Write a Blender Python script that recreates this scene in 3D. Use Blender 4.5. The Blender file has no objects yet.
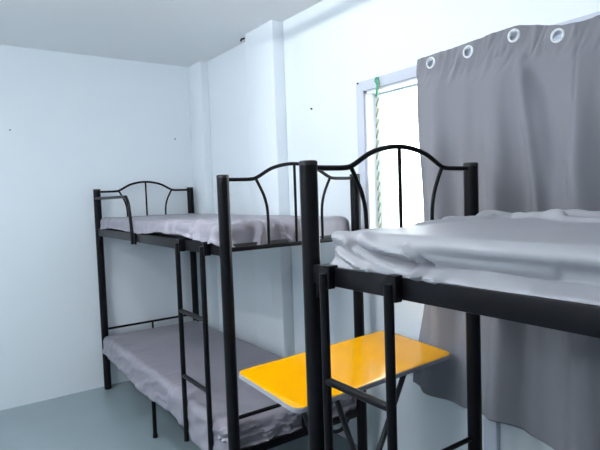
import bpy, bmesh, math, random
from mathutils import Vector, Matrix, noise
random.seed(4)
S = bpy.context.scene
C = S.collection
PI = math.pi

# ------------------------------------------------------------------ helpers
def smooth_step(a, b, t):
    t = max(0.0, min(1.0, (t - a) / (b - a)))
    return t * t * (3 - 2 * t)

def lerp_table(tab, t):
    if t <= tab[0][0]: return tab[0][1]
    for (a, va), (b, vb) in zip(tab, tab[1:]):
        if t <= b: return va + (vb - va) * (t - a) / (b - a)
    return tab[-1][1]

def fbm(x, y, z=0.0, o=3):
    return noise.fractal(Vector((x, y, z)), 1.0, 2.0, o)

def make_material(name, col, rough=0.5, metal=0.0, spec=0.5, bump=None, mottle=None, sheen=0.0, coat=0.0):
    m = bpy.data.materials.new(name); m.use_nodes = True
    nt = m.node_tree; b = nt.nodes['Principled BSDF']
    b.inputs['Base Color'].default_value = (*col, 1)
    b.inputs['Roughness'].default_value = rough
    b.inputs['Metallic'].default_value = metal
    b.inputs['Specular IOR Level'].default_value = spec
    b.inputs['Sheen Weight'].default_value = sheen
    b.inputs['Coat Weight'].default_value = coat
    b.inputs['Coat Roughness'].default_value = 0.08
    tc = nt.nodes.new('ShaderNodeTexCoord')
    if mottle:
        sc, amt = mottle
        n = nt.nodes.new('ShaderNodeTexNoise'); n.inputs['Scale'].default_value = sc
        n.inputs['Detail'].default_value = 4
        r = nt.nodes.new('ShaderNodeMix'); r.data_type = 'RGBA'
        r.inputs[6].default_value = (*[c * (1 - amt) for c in col], 1)
        r.inputs[7].default_value = (*[min(1, c * (1 + amt)) for c in col], 1)
        nt.links.new(tc.outputs['Object'], n.inputs['Vector'])
        nt.links.new(n.outputs['Fac'], r.inputs[0])
        nt.links.new(r.outputs[2], b.inputs['Base Color'])
    if bump:
        sc, st, dist = bump
        n = nt.nodes.new('ShaderNodeTexNoise'); n.inputs['Scale'].default_value = sc
        n.inputs['Detail'].default_value = 3
        bp = nt.nodes.new('ShaderNodeBump'); bp.inputs['Strength'].default_value = st
        bp.inputs['Distance'].default_value = dist
        nt.links.new(tc.outputs['Object'], n.inputs['Vector'])
        nt.links.new(n.outputs['Fac'], bp.inputs['Height'])
        nt.links.new(bp.outputs['Normal'], b.inputs['Normal'])
    return m

def obj(name, bm, mat, parent=None, smooth=True, loc=None):
    me = bpy.data.meshes.new(name); bm.normal_update()
    bm.to_mesh(me); bm.free()
    me.materials.append(mat)
    if smooth:
        for p in me.polygons: p.use_smooth = True
        me.set_sharp_from_angle(angle=math.radians(40))
    o = bpy.data.objects.new(name, me); C.objects.link(o)
    if parent:
        o.parent = parent
        o.matrix_parent_inverse = Matrix.Translation(parent.location).inverted() if parent.type == 'EMPTY' else Matrix()
    return o

def empty(name, loc):
    o = bpy.data.objects.new(name, None); C.objects.link(o)
    o.empty_display_size = 0.1; o.location = loc
    return o

def tag(o, label=None, cat=None, group=None, kind=None):
    if label: o['label'] = label
    if cat: o['category'] = cat
    if group: o['group'] = group
    if kind: o['kind'] = kind
    return o

def struct(o): o['kind'] = 'structure'; return o

def box(bm, x0, x1, y0, y1, z0, z1, bev=0.0, M=None):
    r = bmesh.ops.create_cube(bm, size=1.0)
    vs = r['verts']
    T = Matrix.Translation(((x0+x1)/2, (y0+y1)/2, (z0+z1)/2)) @ Matrix.Diagonal((x1-x0, y1-y0, z1-z0, 1))
    if M is not None: T = M @ T
    bmesh.ops.transform(bm, matrix=T, verts=vs)
    if bev > 0:
        es = list({e for v in vs for e in v.link_edges})
        bmesh.ops.bevel(bm, geom=es, offset=bev, segments=2, affect='EDGES', profile=0.5)
    return bm

def tube(bm, pts, rad, seg=12, caps=True):
    """round tube swept along a list of points"""
    pts = [Vector(p) for p in pts]
    rads = rad if isinstance(rad, (list, tuple)) else [rad] * len(pts)
    rings = []
    up = None
    for i, p in enumerate(pts):
        if i == 0: t = pts[1] - p
        elif i == len(pts) - 1: t = p - pts[i-1]
        else: t = (pts[i+1] - p).normalized() + (p - pts[i-1]).normalized()
        t.normalize()
        if up is None:
            a = Vector((0, 0, 1)) if abs(t.z) < 0.9 else Vector((1, 0, 0))
            up = t.cross(a).normalized()
        up = (up - t * up.dot(t)).normalized()
        b = t.cross(up)
        rings.append([bm.verts.new(p + (up * math.cos(2*PI*k/seg) + b * math.sin(2*PI*k/seg)) * rads[i]) for k in range(seg)])
    for r0, r1 in zip(rings, rings[1:]):
        for k in range(seg):
            bm.faces.new((r0[k], r0[(k+1) % seg], r1[(k+1) % seg], r1[k]))
    if caps:
        bm.faces.new(rings[0][::-1]); bm.faces.new(rings[-1])
    return bm

def curve_pts(ctrl, n=10):
    """Catmull-Rom through the control points"""
    P = [Vector(c) for c in ctrl]
    P = [P[0]*2 - P[1]] + P + [P[-1]*2 - P[-2]]
    out = []
    for i in range(1, len(P) - 2):
        for k in range(n):
            t = k / n
            a, b, c, d = P[i-1], P[i], P[i+1], P[i+2]
            out.append(0.5 * ((2*b) + (c-a)*t + (2*a-5*b+4*c-d)*t*t + (3*b-a-3*c+d)*t**3))
    out.append(P[-2])
    return out

def lathe(bm, prof, cx, cy, seg=20):
    rings = [[bm.verts.new((cx + r*math.cos(2*PI*k/seg), cy + r*math.sin(2*PI*k/seg), z)) for k in range(seg)] for r, z in prof]
    for r0, r1 in zip(rings, rings[1:]):
        for k in range(seg):
            bm.faces.new((r0[k], r0[(k+1) % seg], r1[(k+1) % seg], r1[k]))
    bm.faces.new(rings[0][::-1]); bm.faces.new(rings[-1])
    return bm

# ------------------------------------------------------------------ materials
M_wall = make_material('wall_paint', (0.79, 0.85, 0.895), 0.34, spec=0.35, bump=(3.0, 0.12, 0.01), mottle=(1.3, 0.015))
M_pil = make_material('pilaster_paint', (0.79, 0.85, 0.895), 0.42, spec=0.3, bump=(3.0, 0.10, 0.01))
M_ceil = make_material('ceiling_paint', (0.89, 0.905, 0.91), 0.6, spec=0.3, bump=(2.0, 0.1, 0.01), mottle=(0.9, 0.03))
M_floor = make_material('painted_cement_floor', (0.26, 0.33, 0.36), 0.30, spec=0.5, bump=(6, 0.08, 0.01), mottle=(3.0, 0.10))
M_metal = make_material('black_enamel', (0.005, 0.005, 0.007), 0.32, spec=0.16, bump=(60, 0.04, 0.002))
M_cap = make_material('black_plastic', (0.012, 0.012, 0.014), 0.5)
M_deck = make_material('bed_plywood', (0.03, 0.03, 0.032), 0.6, mottle=(6, 0.2))
M_sheet = make_material('grey_bedsheet', (0.345, 0.352, 0.385), 0.46, spec=0.4, bump=(9, 0.10, 0.02), mottle=(5, 0.03))
M_sheet2 = make_material('lilac_grey_bedsheet', (0.275, 0.262, 0.305), 0.44, spec=0.4, bump=(9, 0.10, 0.02), mottle=(5, 0.03))
M_foam = make_material('mattress_foam', (0.45, 0.45, 0.48), 0.8)
M_win = make_material('white_window_paint', (0.58, 0.62, 0.72), 0.4)
M_jamb = make_material('white_jamb_paint', (0.82, 0.84, 0.88), 0.4)
M_sash = make_material('pale_blue_window_sash', (0.62, 0.80, 0.86), 0.35)
M_ring = make_material('white_plastic_ring', (0.80, 0.82, 0.85), 0.25)
M_yel = make_material('yellow_laminate', (0.95, 0.42, 0.0), 0.14, spec=0.5, mottle=(7, 0.07))
M_edge = make_material('grey_edge_band', (0.36, 0.37, 0.40), 0.4)
M_tleg = make_material('table_leg_black', (0.015, 0.015, 0.018), 0.4)
M_ropeo = make_material('olive_cord', (0.26, 0.30, 0.17), 0.7)
M_ropeg = make_material('green_cord', (0.06, 0.42, 0.20), 0.6)
M_ropew = make_material('pale_cord', (0.74, 0.74, 0.66), 0.7)
M_nail = make_material('dark_nail', (0.05, 0.05, 0.06), 0.4, metal=0.8)

# curtain cloth: opaque woven grey with a little light passing through
M_curt = make_material('grey_curtain_cloth', (0.245, 0.248, 0.28), 0.75, spec=0.2, sheen=0.15, bump=(140, 0.10, 0.002), mottle=(4, 0.04))
nt = M_curt.node_tree
out = nt.nodes['Material Output']; pb = nt.nodes['Principled BSDF']
tr = nt.nodes.new('ShaderNodeBsdfTranslucent'); tr.inputs['Color'].default_value = (0.24, 0.21, 0.19, 1)
mx = nt.nodes.new('ShaderNodeMixShader'); mx.inputs[0].default_value = 0.10
nt.links.new(pb.outputs[0], mx.inputs[1]); nt.links.new(tr.outputs[0], mx.inputs[2])
nt.links.new(mx.outputs[0], out.inputs['Surface'])

# window glass: thin clear pane
M_glass = bpy.data.materials.new('clear_pane'); M_glass.use_nodes = True
nt = M_glass.node_tree; nt.nodes.remove(nt.nodes['Principled BSDF'])
a = nt.nodes.new('ShaderNodeBsdfTransparent'); a.inputs[0].default_value = (0.95, 0.98, 0.98, 1)
g = nt.nodes.new('ShaderNodeBsdfGlossy'); g.inputs['Roughness'].default_value = 0.02
fr = nt.nodes.new('ShaderNodeFresnel'); fr.inputs[0].default_value = 1.2
m3 = nt.nodes.new('ShaderNodeMixShader')
nt.links.new(fr.outputs[0], m3.inputs[0]); nt.links.new(a.outputs[0], m3.inputs[1]); nt.links.new(g.outputs[0], m3.inputs[2])
nt.links.new(m3.outputs[0], nt.nodes['Material Output'].inputs['Surface'])

def emit_mat(name, col, strength):
    m = bpy.data.materials.new(name); m.use_nodes = True
    nt = m.node_tree; b = nt.nodes['Principled BSDF']
    b.inputs['Base Color'].default_value = (*col, 1)
    b.inputs['Emission Color'].default_value = (*col, 1)
    b.inputs['Emission Strength'].default_value = strength
    return m
M_lamp1 = emit_mat('lit_bulb', (0.95, 0.97, 1.0), 10.0)
M_fill3 = emit_mat('fill_tube_left', (0.95, 0.97, 1.0), 66.0)
M_fill4 = emit_mat('fill_tube_far_left', (0.95, 0.97, 1.0), 78.0)
M_lamp2 = emit_mat('lit_tube', (0.93, 0.97, 1.0), 330.0)

# ------------------------------------------------------------------ setting
W, D, HC = 1.785, 3.90, 2.394
XL, YF = -1.45, -1.60
WY0, WY1, WZ0, WZ1 = 0.30, 1.925, 0.98, 1.853          # window opening
b = bmesh.new(); box(b, XL-.1, W+.16, YF-.1, D+.1, -.1, 0); struct(obj('floor', b, M_floor, smooth=False))
b = bmesh.new(); box(b, XL-.1, W+.16, YF-.1, D+.1, HC, HC+.1); struct(obj('ceiling', b, M_ceil, smooth=False))
b = bmesh.new(); box(b, XL-.1, W+.16, D, D+.1, 0, HC); struct(obj('wall_back', b, M_wall, smooth=False))
b = bmesh.new(); box(b, XL-.1, XL, YF, D, 0, HC); struct(obj('wall_left', b, M_wall, smooth=False))
b = bmesh.new()
box(b, XL-.1, W+.16, YF-.1, YF, 0, HC); struct(obj('wall_front', b, M_wall, smooth=False))
b = bmesh.new()
box(b, W, W+.14, WY1, D, 0, HC); box(b, W, W+.14, YF, WY0, 0, HC)
box(b, W, W+.14, WY0, WY1, 0, WZ0); box(b, W, W+.14, WY0, WY1, WZ1, HC)
struct(obj('wall_right', b, M_wall, smooth=False))
# pilaster, corner column, low vertical strip beneath the curtain
b = bmesh.new(); box(b, 1.705, W, 2.624, 2.952, 0, HC, 0.004); struct(obj('trim_1', b, M_pil))
b = bmesh.new(); box(b, 1.722, W, 3.665, D, 0, HC, 0.004); struct(obj('trim_2', b, M_pil))
b = bmesh.new(); box(b, W-.025, W, 1.195, 1.255, 0, WZ0-.05, 0.003); struct(obj('trim_3', b, M_win))

# window: casing on the wall, jamb, sash, pane
cw, cx0 = 0.050, W - 0.014
b = bmesh.new()
box(b, cx0, W, WY1, WY1+cw, WZ0-cw, WZ1+cw, .002); box(b, cx0, W, WY0-cw, WY0, WZ0-cw, WZ1+cw, .002)
box(b, cx0, W, WY0, WY1, WZ1, WZ1+cw, .002); box(b, cx0-.02, W, WY0, WY1, WZ0-cw, WZ0, .002)
win = struct(obj('window_1', b, M_win))
b = bmesh.new()
t = .012; x1 = W+.12
box(b, W, x1, WY1-t, WY1, WZ0, WZ1); box(b, W, x1, WY0, WY0+t, WZ0, WZ1)
box(b, W, x1, WY0, WY1, WZ1-t, WZ1); box(b, W, x1, WY0, WY1, WZ0, WZ0+t)
obj('jamb', b, M_jamb, win, smooth=False)
def sash(y0, y1, x):
    z0, z1, w, wt = WZ0+t, WZ1-t, .022, .008
    b = bmesh.new()
    box(b, x, x+.02, y0, y0+w, z0, z1); box(b, x, x+.02, y1-w, y1, z0, z1)
    box(b, x, x+.02, y0+w, y1-w, z0, z0+w); box(b, x, x+.02, y0+w, y1-w, z1-wt, z1)
    s = obj('sash', b, M_sash, win, smooth=False)
    b = bmesh.new(); box(b, x+.008, x+.012, y0+w, y1-w, z0+w, z1-wt)
    obj('glass_pane', b, M_glass, s, smooth=False)
ym = (WY0+WY1)/2 - .08
sash(ym-.02, WY1-t, W+.062); sash(WY0+t, ym+.02, W+.086)

# ------------------------------------------------------------------ bunk bed
L, BW, H = 1.95, 0.705, 1.443
ZR1, ZR0 = 1.163, 1.113             # upper side rail
LZ1, LZ0 = 0.300, 0.276             # lower side rail
def bunk(x, y, label, lad, guard_len, zl):
    """x,y: left post of the near end; the bed runs L towards +y"""
    root = empty('bunk_bed', (x + BW/2, y + L/2, 0))
    tag(root, label, 'bunk bed', 'black metal bunk beds')
    for px in (x, x+BW):
        for py in (y, y+L):
            b = bmesh.new()
            lathe(b, [(.020, 0), (.025, .004), (.025, H-.012)], px, py)
            p = obj('post', b, M_metal, root)
            b = bmesh.new()
            lathe(b, [(.0255, H-.013), (.0255, H-.003), (.022, H), (.0, H+.0005)][:3], px, py)
            c = obj('post_cap', b, M_cap); c.parent = p
            p.matrix_world
    r = .0078
    for py in (y, y+L):
        # arch: level ends, then a raised bow in the middle
        b = bmesh.new()
        ctrl = [(x+.02, py, 1.4235), (x+.08, py, 1.4235), (x+.135, py, 1.425), (x+.165, py, 1.434), (x+.23, py, 1.468),
                (x+.295, py, 1.485), (x+.3525, py, 1.490), (x+.41, py, 1.485), (x+.475, py, 1.468),
                (x+.54, py, 1.434), (x+.57, py, 1.425), (x+.625, py, 1.4235), (x+BW-.02, py, 1.4235)]
        tube(b, curve_pts(ctrl, 5), r)
        a = obj('headboard_arch', b, M_metal, root)
        for s in (0, 1):
            m = lambda dx: x + (dx if s == 0 else BW - dx)
            b = bmesh.new()
            tube(b, curve_pts([(m(.152), py, 1.428), (m(.170), py, 1.396), (m(.190), py, 1.355), (m(.203), py, 1.310),
                               (m(.207), py, 1.26), (m(.207), py, 1.20), (m(.207), py, 1.138)], 5), .0064)
            q = obj('spindle', b, M_metal); q.parent = a
        b = bmesh.new(); tube(b, [(x+.3525, py, 1.489), (x+.3525, py, 1.30), (x+.3525, py, 1.138)], .0062)
        q = obj('spindle', b, M_metal); q.parent = a
        b = bmesh.new(); tube(b, [(x+.02, py, 1.138), (x+BW-.02, py, 1.138)], .0095); obj('end_rail', b, M_metal, root)
        b = bmesh.new(); tube(b, [(x+.02, py, zl), (x+BW-.02, py, zl)], .0085)
        e = obj('lower_end_rail', b, M_metal, root)
        b = bmesh.new(); tube(b, [(x+BW/2, py, zl), (x+BW/2, py, .282)], .0075)
        q = obj('strut', b, M_metal); q.parent = e
        b = bmesh.new(); box(b, x+.02, x+BW-.02, py-.010, py+.010, .262, .296, .002); obj('bottom_end_rail', b, M_metal, root)
    for px in (x, x+BW):
        for z0, z1, nm in ((ZR0, ZR1, 'side_rail'), (LZ0, LZ1, 'lower_side_rail')):
            b = bmesh.new(); box(b, px-.011, px+.011, y+.018, y+L-.018, z0, z1, .003)
            obj(nm, b, M_metal, root)
    for px in (x, x+BW):
        b = bmesh.new(); tube(b, [(px, y+L/2, 0), (px, y+L/2, LZ0+.003)], .0115)
        tube(b, [(px, y+L/2, 0), (px, y+L/2, .02)], .014); obj('centre_leg', b, M_metal, root)
    for z0, z1 in ((ZR1-.018, ZR1-.004), (LZ1-.018, LZ1-.004)):
        b = bmesh.new(); box(b, x+.012, x+BW-.012, y+.012, y+L-.012, z0, z1); obj('bed_base', b, M_deck, root, smooth=False)
    # corner gusset plates under the upper rail at each post
    for px in (x, x+BW):
        for py, s in ((y, 1), (y+L, -1)):
            b = bmesh.new()
            vs = [b.verts.new((px+dx, py+s*dy, z)) for dx in (-.006, .006) for dy, z in ((.02, ZR0), (.05, ZR0), (.02, ZR0-.05))]
            b.faces.new(vs[:3]); b.faces.new(vs[3:][::-1])
            for i in range(3): b.faces.new((vs[i], vs[3+i], vs[3+(i+1) % 3], vs[(i+1) % 3]))
            bmesh.ops.recalc_face_normals(b, faces=b.faces)
            obj('gusset', b, M_metal, root, smooth=False)
    # ladder on the room side
    ya, yb, xl, zb, rungs = lad
    frame = None
    for yy in (ya, yb):
        b = bmesh.new()
        tube(b, curve_pts([(xl, yy, zb), (xl, yy, .6), (xl, yy, ZR0-.05), (xl, yy, ZR1-.015)], 3), .0118)
        if frame is None:
            frame = obj('ladder', b, M_metal, root)
            tgt = frame
        else:
            tgt = obj('ladder_post', b, M_metal); tgt.parent = frame
        b = bmesh.new()
        box(b, xl+.0, x-.009, yy-.021, yy-.009, ZR0-.004, ZR1+.003, .002)
        box(b, xl, x+.014, yy-.021, yy+.010, ZR1-.001, ZR1+.005, .002)
        h = obj('hook', b, M_metal); h.parent = frame
    for z in rungs:
        b = bmesh.new(); tube(b, [(xl, ya, z), (xl, yb, z)], .0105)
        q = obj('rung', b, M_metal); q.parent = frame
    if guard_len:
        # short bent guard rail from the far post
        xg = x - .016
        y1 = y + L
        b = bmesh.new()
        tube(b, curve_pts([(x-.006, y1-.018, 1.377), (xg, y1-.05, 1.377), (xg, y1-.3, 1.377), (xg, y1-guard_len+.06, 1.377), (xg, y1-guard_len+.02, 1.370),
                           (xg, y1-guard_len-.01, 1.345), (xg, y1-guard_len-.03, 1.30), (xg, y1-guard_len-.05, 1.20), (xg, y1-guard_len-.06, 1.098)], 6), .0095)
        g = obj('guard_rail', b, M_metal, root)
        b = bmesh.new(); box(b, x-.022, x-.009, y1-guard_len-.115, y1-guard_len-.100, 1.10, 1.165, .002)
        q = obj('bracket', b, M_metal); q.parent = g
    return root
B1X, B1Y = 0.959, 1.881
B2X, B2Y = 0.838, 1.136
bunk(B1X, B1Y, 'far black metal bunk bed in the corner by the back wall', (2.291, 2.022, .919, .205, (.832, .522)), .74, .437)
bunk(B2X, B2Y - L, 'near black metal bunk bed in front of the grey curtain', (1.045, .813, .808, .245, (.868, .56)), 0, .461)

# ------------------------------------------------------------------ mattresses
def mattress(x0, x1, y0, y1, z0, z1, label, seed, hem, wr, extra=None, nx=70, ny=170, rad=.03, flare=.006):
    """foam slab (top level) and the bedsheet pulled over it (child).  hem(y,side)-> depth of the drop"""
    b = bmesh.new(); box(b, x0+.05, x1-.05, y0+.05, y1-.05, z0, z1-.016, .02)
    slab = obj('mattress', b, M_foam)
    tag(slab, label, 'mattress', 'mattresses in grey sheets')
    b = bmesh.new()
    hx, hy = (x1-x0)/2 - rad, (y1-y0)/2 - rad
    cx, cy = (x0+x1)/2, (y0+y1)/2
    arc = rad * PI / 2
    # parameter positions: dense on the sides
    def params(h, n):
        side = 26
        a = [-1 + k/side for k in range(side)]
        mid = [-h + 2*h*k/n for k in range(n+1)]
        return [('s', v) for v in a] + [('m', v) for v in mid] + [('e', 1 - v) for v in [1 - (k+1)/side for k in range(side)][::1]]
    PX, PY = params(hx, nx), params(hy, ny)
    grid = []
    for kx, vx in PX:
        row = []
        for ky, vy in PY:
            bx = vx if kx == 'm' else (-hx if kx == 's' else hx)
            by = vy if ky == 'm' else (-hy if ky == 's' else hy)
            fx = 0 if kx == 'm' else (vx if kx == 's' else vx)
            fy = 0 if ky == 'm' else (vy if ky == 's' else vy)
            # fraction of the way down the side
            e = max(abs(fx), abs(fy)); dirv = Vector((fx, fy, 0))
            X, Y = cx + bx, cy + by
            if e > 0:
                dirv.normalize()
                drop = hem(Y, 'l' if fx < 0 else ('r' if fx > 0 else ('n' if fy < 0 else 'f')), X)
                if fx and fy:      # corner: blend of the two hems
                    d2 = hem(Y, 'n' if fy < 0 else 'f', X)
                    w = abs(fx) / (abs(fx) + abs(fy)); drop = drop*w + d2*(1-w)
                ln = e * (arc + max(0.0, drop - rad))
                if ln < arc:
                    th = ln / rad; off = rad*math.sin(th); dz = rad*(1-math.cos(th))
                else:
                    off = rad; dz = rad + (ln - arc)
                nrm = Vector((dirv.x, dirv.y, 0)) * min(1, ln/arc) + Vector((0, 0, 1)) * (1 - min(1, ln/arc))
                nrm.normalize()
                P = Vector((X + dirv.x*off, Y + dirv.y*off, z1 - dz))
                fl = flare * smooth_step(.75, 1, e)
                P += dirv * fl
            else:
                nrm = Vector((0, 0, 1)); P = Vector((X, Y, z1))
            P += nrm * wr(P, e, kx, ky)
            if extra: P = extra(P, e, kx, ky)
            row.append(b.verts.new(P))
        grid.append(row)
    for i in range(len(grid)-1):
        for j in range(len(grid[0])-1):
            b.faces.new((grid[i][j], grid[i+1][j], grid[i+1][j+1], grid[i][j+1]))
    sh = obj('bedsheet', b, M_sheet if seed == 2 else M_sheet2)
    for p in sh.data.polygons: p.use_smooth = True
    sh.parent = slab
    so = sh.modifiers.new('cloth', 'SOLIDIFY'); so.thickness = .0025; so.offset = 1
    return slab

def ridge(v):            # sharp-crested fold profile
    return 1 - 2*abs(v)

def seg_dist(p, q):
    best = 9
    for (a, b), (c, d) in zip(q, q[1:]):
        vx, vy = c-a, d-b
        t = max(0, min(1, ((p[0]-a)*vx + (p[1]-b)*vy) / (vx*vx + vy*vy)))
        best = min(best, math.hypot(p[0]-a-t*vx, p[1]-b-t*vy))
    return best
def crest(p, line, wd):
    return math.exp(-(seg_dist(p, line)/wd)**2)

# far bunk, upper
def hem_u1(y, s, x):
    if s == 'l': return .062 + .012*fbm(y*5, 1.3) + .018*smooth_step(2.9, 3.6, y)*0 + .010*math.sin(y*7)
    if s == 'n': return .106
    return .07
def wr_u1(P, e, kx, ky):
    w = .004*fbm(P.x*3, P.y*3, 1)
    left = smooth_step(1.12, .96, P.x)
    near = smooth_step(2.9, 2.1, P.y)
    # slanting folds pulled down over the room side, denser near the ladder end
    v = fbm(P.y*10 + P.x*7 - P.z*6, P.x*1.5, 2.2, 2)
    w += (.005 + .017*near)*left*(max(0, ridge(v*1.6))**1.5)
    w += .004*left*fbm(P.y*5, P.z*20, 5.5, 2)
    end = smooth_step(2.10, 1.93, P.y)
    v = fbm(P.x*11 + (P.y-1.9)*5, P.z*5, 6.2, 2)
    w += .024*end*(1 - .8*smooth_step(1.35, 1.55, P.x))*(max(0, ridge(v*1.5))**1.3)
    return w + .003
m1 = mattress(.962, 1.655, 1.912, 3.80, ZR1-.004, 1.234, 'upper bunk mattress in lilac grey sheet by the back wall corner', 1, hem_u1, wr_u1)

# near bunk, upper
def hem_u2(y, s, x):
    if s == 'l': return .088 + .007*fbm(y*6, 5.3)
    return .085
SIDE_UP = [([(1.05, 1.235), (1.0, 1.228), (.95, 1.205), (.88, 1.185), (.80, 1.176), (.70, 1.170)], .014, .011),
           ([(.95, 1.236), (.90, 1.222), (.85, 1.212), (.76, 1.204), (.66, 1.202), (.48, 1.200)], .010, .012),
           ([(1.03, 1.205), (1.00, 1.190), (.95, 1.176), (.90, 1.170)], .013, .009),
           ([(.795, 1.222), (.775, 1.205), (.760, 1.185), (.748, 1.172)], .013, .009),
           ([(.748, 1.172), (.735, 1.180), (.725, 1.190)], .010, .007),
           ([(.62, 1.182), (.55, 1.177), (.50, 1.172)], .008, .008)]
SIDE_DN = [([(.97, 1.22), (.93, 1.205), (.87, 1.197), (.78, 1.190)], .012, .010),
           ([(.76, 1.203), (.735, 1.187)], .012, .007), ([(.79, 1.200), (.775, 1.182)], .009, .007)]
TOP_UP = [([(1.49, 1.05), (1.50, .97), (1.515, .86), (1.49, .74), (1.51, .60), (1.50, .4)], .022, .026),
          ([(1.40, 1.06), (1.43, .98), (1.47, .93), (1.46, .84), (1.44, .76)], .016, .013),
          ([(1.46, .80), (1.40, .72), (1.38, .62)], .014, .016),
          ([(1.30, 1.05), (1.36, 1.00), (1.42, .97)], .012, .012),
          ([(1.10, 1.05), (1.18, 1.02), (1.24, 1.00)], .007, .012)]
def wr_u2(P, e, kx, ky):
    w = .004*fbm(P.x*2.5, P.y*2.5, 3)
    if P.x < .93:
        q = (P.y, P.z)
        g = smooth_step(.93, .88, P.x)
        for ln, a, wd in SIDE_UP: w += 1.35*g*a*crest(q, ln, wd*.85)
        for ln, a, wd in SIDE_DN: w -= 1.6*g*a*crest(q, ln, wd)
        # the side tucks in below the rounded top edge
        w -= .032*smooth_step(.30, .62, e)*smooth_step(1.0, .72, e)*smooth_step(1.0, .6, P.y)
        w += .004*fbm(P.y*7, P.z*16, 4.1, 2)*smooth_step(.1, .4, e)
    if P.x > 1.15:
        q = (P.x, P.y)
        for ln, a, wd in TOP_UP: w += a*crest(q, ln, wd)
        w += .010*smooth_step(1.35, 1.5, P.x)*fbm(P.y*9 + P.x*4, P.x*14, 9.1, 3)
    e2 = smooth_step(.93, 1.05, P.y)
    w += .010*e2*fbm(P.x*9 + P.y*5 - P.z*4, P.y*8, 3.3, 2)
    return w + .003
def ex_u2(P, e, kx, ky):
    P.z += .004*smooth_step(.86, 1.5, P.x)
    return P
m2 = mattress(.855, 1.525, -.785, 1.068, ZR1-.004, 1.247, 'upper bunk mattress in rumpled grey sheet beside the curtain', 2, hem_u2, wr_u2, ex_u2, rad=.030, flare=.016, nx=100, ny=260)

# far bunk, lower
def hem_l1(y, s, x):
    if s == 'l':
        h = lerp_table([(1.9, .17), (2.05, .165), (2.15, .175), (2.3, .145), (2.5, .12), (2.75, .14), (2.95, .155), (3.1, .145), (3.45, .115), (3.8, .10)], y)
        return h + .008*fbm(y*7, 3.1)
    if s == 'n': return .105 + .02*smooth_step(1.2, 1.0, x)
    return .09
def wr_l1(P, e, kx, ky):
    w = .006*fbm(P.x*3, P.y*2.2, 11)
    left = smooth_step(1.12, .96, P.x)
    v = fbm(P.y*5 + P.z*4, P.z*8, 1.1, 2)
    w += .010*left*max(0, ridge(v*1.5))
    end = smooth_step(2.00, 1.90, P.y)
    v = fbm(P.x*4 + P.z*22, P.z*16 - P.x*5, 8.8, 3)
    w += .022*end*max(0, ridge(v*1.6))
    w += .006*smooth_step(2.6, 2.0, P.y)*max(0, ridge(2*fbm(P.x*3 + P.y*4, P.y*2 - P.x*4, 4.4, 2)))
    return w + .003
m3_ = mattress(.937, 1.655, 1.909, 3.80, LZ1-.004, .392, 'lower bunk mattress in grey sheet hanging over the rail', 3, hem_l1, wr_l1)

# ------------------------------------------------------------------ folding table
TC = Vector((1.277, 1.505, .701)); LX, LY = .790, .376
tx, ty, yaw = .013, .072, .030
root = empty('folding_table', (TC.x, TC.y, 0))
tag(root, 'yellow topped folding table standing between the two bunk beds', 'table')
T = Matrix.Translation(TC) @ Matrix.Rotation(yaw, 4, 'Z') @ Matrix.Rotation(math.atan(ty), 4, 'X') @ Matrix.Rotation(-math.atan(tx), 4, 'Y')
def slab_bm(lx, ly, r, z0, z1, bev):
    b = bmesh.new(); n = 7
    pts = []
    for sx, sy, a0 in ((1, 1, 0), (-1, 1, 90), (-1, -1, 180), (1, -1, 270)):
        for k in range(n+1):
            a = math.radians(a0 + 90*k/n)
            pts.append((sx*(lx/2-r) + r*math.cos(a), sy*(ly/2-r) + r*math.sin(a)))
    lo = [b.verts.new((x, y, z0)) for x, y in pts]
    mid = [b.verts.new((x, y, z1-bev)) for x, y in pts]
    hi = [b.verts.new((x*(1-2*bev/lx), y*(1-2*bev/ly), z1)) for x, y in pts]
    m = len(pts)
    for i in range(m):
        j = (i+1) % m
        b.faces.new((lo[i], lo[j], mid[j], mid[i])); b.faces.new((mid[i], mid[j], hi[j], hi[i]))
    b.faces.new(hi); b.faces.new(lo[::-1])
    bmesh.ops.transform(b, matrix=T, verts=b.verts)
    return b
obj('edge_band', slab_bm(LX, LY, .032, -.017, -.0015, .001), M_edge, root)
obj('tabletop', slab_bm(LX-.004, LY-.004, .031, -.0015, .0012, .0008), M_yel, root)
# scissor legs: two crossing U frames
for k, (xt, xf, yi) in enumerate(((1.42, 1.05, .155), (1.08, 1.32, .135))):
    def top(y): 
        v = T @ Vector((xt - TC.x, y, -.017)); return v
    b = bmesh.new()
    for s in (-1, 1):
        v = top(s*yi)
        tube(b, [v, (xf, TC.y + s*yi, .0105)], .0105)
    f = obj('leg_frame', b, M_tleg, root)
    b = bmesh.new(); tube(b, [(xf, TC.y - yi, .0105), (xf, TC.y + yi, .0105)], .0105)
    q = obj('foot_bar', b, M_tleg); q.parent = f
    b = bmesh.new(); a1, a2 = top(-yi), top(yi); tube(b, [a1, a2], .0095)
    q = obj('hinge_bar', b, M_tleg); q.parent = f
b = bmesh.new()
tube(b, curve_pts([(1.245, 1.60, .60), (1.215, 1.60, .535), (1.195, 1.60, .47), (1.215, 1.60, .425), (1.265, 1.60, .395), (1.31, 1.60, .395), (1.345, 1.60, .43)], 6), .008)
obj('brace', b, M_tleg, root)

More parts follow.
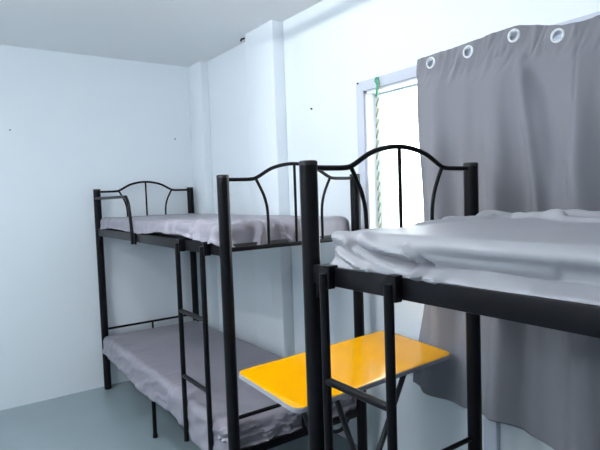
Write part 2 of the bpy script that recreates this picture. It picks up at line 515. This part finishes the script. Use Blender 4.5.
# ------------------------------------------------------------------ curtain
YL, YR = 1.552, 0.16
rings = [(1.476, 1.887), (1.290, 1.888), (1.094, 1.898), (.934, 1.855), (.745, 1.862), (.56, 1.87), (.36, 1.868)]
top_t = [(.16, 1.895), (.36, 1.897), (.46, 1.885), (.56, 1.90), (.66, 1.88), (.80, 1.886), (.86, 1.880), (.92, 1.886), (1.0, 1.910), (1.075, 1.931), (1.13, 1.932), (1.30, 1.924), (1.552, 1.917)]
hem_t = [(.16, .40), (.5, .40), (.9, .405), (.981, .435), (1.08, .465), (1.138, .474), (1.282, .462), (1.42, .473), (1.587, .494)]
NY, NZ = 300, 300
b = bmesh.new()
G = []
def curtain_x(yn, z, zf):
    """folds grow from the rings downward"""
    down = smooth_step(1.88, 1.2, z)
    y = yn
    f = .0
    near_ring = min(math.hypot(y-a, z-c) for a, c in rings)
    # broad pleats
    f -= .060*((.5 + .5*math.sin(y*21 + .7*math.sin(z*2.0) + 2.2))**2 - .4) * (.08 + 1.0*down)
    f -= .022*((.5 + .5*math.sin(y*44 + 1.6*fbm(y*2, z*1.2, 4) + z*.6))**2 - .4) * (.15 + .85*down)
    # crease fanning from the third ring down to the right
    t = (1.86 - z)
    yc = 1.075 - .10*t - .03*t*t
    f -= .026*math.exp(-((y-yc)/.022)**2) * smooth_step(0, .15, t) * smooth_step(1.5, .6, t)
    yc2 = 1.04 - .26*t
    f += .018*math.exp(-((y-yc2)/.03)**2) * smooth_step(0, .15, t) * smooth_step(1.3, .4, t)
    # seam line
    f += .003*math.exp(-((y-.868)/.004)**2)
    # small gathers between the rings at the top
    g = smooth_step(.13, .02, abs(1.87 - z) - .0)
    f += .009*g*ridge(fbm(y*24 + z*10, z*6, 3.3, 2))
    return (.056 if f < 0 else .034)*math.tanh(f/(.056 if f < 0 else .034)) * smooth_step(.018, .06, near_ring)
for i in range(NY+1):
    u = i / NY; row = []
    y0 = YL + (YR - YL)*u
    zt_ = lerp_table(top_t, y0)
    for j in range(NZ+1):
        v = (j / NZ) ** 1.0
        # more rows near the top, where the rings are
        v = .30*v + .70*v*v
        zb_ = lerp_table(hem_t, y0 + .035*(1-u))
        z = zt_ + (zb_ - zt_)*v
        spread = .072*smooth_step(.9, .45, z)*smooth_step(.5, 0, u) + .004*math.sin(z*4)*smooth_step(.2, 0, u) - .034*smooth_step(1.88, 1.5, z)*smooth_step(.9, 0, u)
        y = y0 + spread
        x = 1.752 - .034*smooth_step(1.88, 1.5, z)
        f = curtain_x(y0, z, v)
        x = x + f*(1 - .35*smooth_step(.95, .75, z)) - .010*smooth_step(1.9, 1.5, z) - .004
        x = min(x, 1.760 if z > WZ0-.06 else 1.776)
        row.append(b.verts.new((x, y, z)))
    G.append(row)
fgrid = {}
for i in range(NY):
    for j in range(NZ):
        fgrid[i, j] = b.faces.new((G[i][j], G[i+1][j], G[i+1][j+1], G[i][j+1]))
RR = .0185
ring_x = {}
dead = []
for k, (ry, rz) in enumerate(rings):
    best = None
    for i in range(NY):
        for j in range(NZ):
            c = G[i][j].co
            d = math.hypot(c.y-ry, c.z-rz)
            if d < .030 and (best is None or d < best[0]): best = (d, c.x)
            if d < RR: dead.append(fgrid[i, j])
    ring_x[k] = best[1] if best else 1.745
bmesh.ops.delete(b, geom=list(set(dead)), context='FACES')
b.verts.ensure_lookup_table()
for v in b.verts:
    if v.is_boundary:
        for (ry, rz) in rings:
            d = math.hypot(v.co.y-ry, v.co.z-rz)
            if .004 < d < .027:
                s = RR/d
                v.co.y = ry + (v.co.y-ry)*s; v.co.z = rz + (v.co.z-rz)*s
cur = obj('curtain', b, M_curt)
for p in cur.data.polygons: p.use_smooth = True
so = cur.modifiers.new('cloth', 'SOLIDIFY'); so.thickness = .0016; so.offset = 0
tag(cur, 'grey cloth curtain with white eyelets hanging over the window', 'curtain')
for k, (ry, rz) in enumerate(rings):
    b = bmesh.new()
    n, m = 40, 10
    vs = [[None]*m for _ in range(n)]
    for i in range(n):
        a = 2*PI*i/n
        for j in range(m):
            c = 2*PI*j/m
            r = .0205 + .0042*math.cos(c)
            vs[i][j] = b.verts.new((ring_x[k] - .0005 + .0042*math.sin(c), ry + r*math.cos(a), rz + r*math.sin(a)))
    for i in range(n):
        for j in range(m):
            b.faces.new((vs[i][j], vs[(i+1) % n][j], vs[(i+1) % n][(j+1) % m], vs[i][(j+1) % m]))
    bmesh.ops.recalc_face_normals(b, faces=b.faces)
    q = obj('eyelet_ring', b, M_ring); q.parent = cur; q['label'] = 'white plastic ring'

# ------------------------------------------------------------------ rope at the window
RX, RY = W-.024, 1.815
def rope_bm(ph):
    b = bmesh.new()
    pts = []
    n = 260
    for k in range(n+1):
        t_ = k/n
        z = 1.868 - t_*.90
        a = z*2*PI/.05 + ph
        w = .0042
        pts.append((RX + w*math.cos(a)*.9, RY + .012*t_ + w*math.sin(a) + .003*math.sin(z*9), z))
    tube(b, pts, .0036, 8)
    return b
rp = obj('rope', rope_bm(0), M_ropeo)
tag(rp, 'thin twisted rope with a green knot hanging in the window beside the curtain', 'rope')
q = obj('pale_strand', rope_bm(PI), M_ropew); q.parent = rp; q['label'] = 'off-white strand'
b = bmesh.new()
tube(b, curve_pts([(RX+.004, RY, 1.868), (RX-.004, RY+.008, 1.880), (RX, RY+.004, 1.896), (RX+.003, RY-.006, 1.893), (RX-.006, RY-.005, 1.878), (RX, RY+.003, 1.866),
                   (RX-.006, RY-.016, 1.867), (RX-.002, RY-.020, 1.871)], 6), .0036, 8)
tube(b, curve_pts([(RX-.002, RY-.004, 1.87), (RX-.008, RY-.008, 1.845), (RX-.006, RY-.003, 1.82), (RX-.004, RY+.002, 1.80)], 5), .0045, 8)
q = obj('knot', b, M_ropeg); q.parent = rp
b = bmesh.new(); tube(b, [(W-.030, RY, 1.889), (W-.012, RY, 1.889)], .0022, 8)
tag(obj('nail', b, M_nail), 'small nail in the window frame holding the green rope', 'nail')

# small nails left in the wall
def nail(x, y, z, dx, dy, label):
    b = bmesh.new(); tube(b, [(x, y, z), (x+dx, y+dy, z)], .0045, 8)
    tag(obj('nail', b, M_nail), label, 'nail')
nail(W+.004, 2.365, 1.835, -.014, 0, 'small dark nail in the wall between the window and the pilaster')
nail(W-.010, 1.958, 1.896, -.010, 0, 'dark nail at the upper left corner of the window frame')

nail(.45, D+.004, 1.845, 0, -.012, 'dark nail in the back wall at the left edge of the view')
nail(1.588, D+.004, 1.825, 0, -.012, 'dark nail in the back wall above the corner end of the far bunk')
b = bmesh.new(); tube(b, [(1.712, 2.962, 2.372), (1.690, 2.966, 2.366), (1.684, 2.968, 2.352)], .006, 8)
tag(obj('hook', b, M_nail), 'small dark hook at the top edge of the pilaster under the ceiling', 'hook')

# ------------------------------------------------------------------ lamps (above and left of the view; two of the tubes are added fill)
def ceiling_tube(lx, ly, h, mat, label):
    z = 2.305
    r = empty('ceiling_lamp', (lx, ly, HC)); tag(r, label, 'lamp', 'fluorescent ceiling lamps')
    b = bmesh.new(); box(b, lx-.02, lx+.02, ly-h-.02, ly+h+.02, HC-.035, HC, .004)
    for q in (-h-.01, h+.01): box(b, lx-.014, lx+.014, ly+q-.012, ly+q+.012, z-.02, HC-.03, .003)
    obj('lamp_base', b, M_ring, r)
    b = bmesh.new(); tube(b, [(lx, ly-h, z), (lx, ly+h, z)], .014, 12); obj('tube', b, mat, r)
ceiling_tube(0.97, 2.00, .34, M_lamp1, 'white fluorescent ceiling lamp above the gap between the bunk beds')
ceiling_tube(-0.75, 2.20, .50, M_fill4, 'added white fill tube on the ceiling near the left wall')  # added fill light for the back wall and ceiling, no known fixture
ceiling_tube(0.30, 1.72, .50, M_fill3, 'added white fill tube over the open floor beside the beds')  # unseen tube added to brighten the back wall and bed tops
L2 = Vector((-1.40, 1.05, 2.00))
r = empty('wall_lamp', (XL, L2.y, L2.z)); tag(r, 'bare round bulb in a white holder high on the left wall', 'lamp')
b = bmesh.new(); box(b, XL, XL+.03, L2.y-.05, L2.y+.05, L2.z-.05, L2.z+.05, .006); tube(b, [(XL+.03, L2.y, L2.z), (XL+.065, L2.y, L2.z)], .02, 14); obj('lamp_base', b, M_ring, r)
b = bmesh.new(); bmesh.ops.create_uvsphere(b, u_segments=16, v_segments=10, radius=.04, matrix=Matrix.Translation((XL+.10, L2.y, L2.z))); obj('bulb', b, M_lamp2, r)

# ------------------------------------------------------------------ world, camera
w = bpy.data.worlds.new('World'); S.world = w; w.use_nodes = True
bg = w.node_tree.nodes['Background']
bg.inputs[0].default_value = (0.95, 0.985, 1.0, 1); bg.inputs[1].default_value = 5.0

f, yw, pt, rl, hc = 518.0874, .6159, .0574, -.0348, 1.3505
fw = Vector((math.sin(yw)*math.cos(pt), math.cos(yw)*math.cos(pt), -math.sin(pt)))
rt = Vector((math.cos(yw), -math.sin(yw), 0)); up = rt.cross(fw)
c, s = math.cos(rl), math.sin(rl)
r2 = c*rt + s*up; u2 = -s*rt + c*up
cam = bpy.data.cameras.new('Camera'); co = bpy.data.objects.new('Camera', cam); C.objects.link(co)
cam.sensor_width = 36; cam.sensor_fit = 'HORIZONTAL'; cam.lens = 36*f/600; cam.clip_start = .02
M = Matrix((r2, u2, -fw)).transposed().to_4x4(); M.translation = Vector((0, 0, hc))
co.matrix_world = M
S.camera = co
vs = S.view_settings
vs.view_transform = 'Standard'; vs.look = 'None'; vs.exposure = 0.60; vs.gamma = 1.0; vs.use_curve_mapping = False
S.display_settings.display_device = 'sRGB'
S.cycles.max_bounces = 8; S.cycles.diffuse_bounces = 5
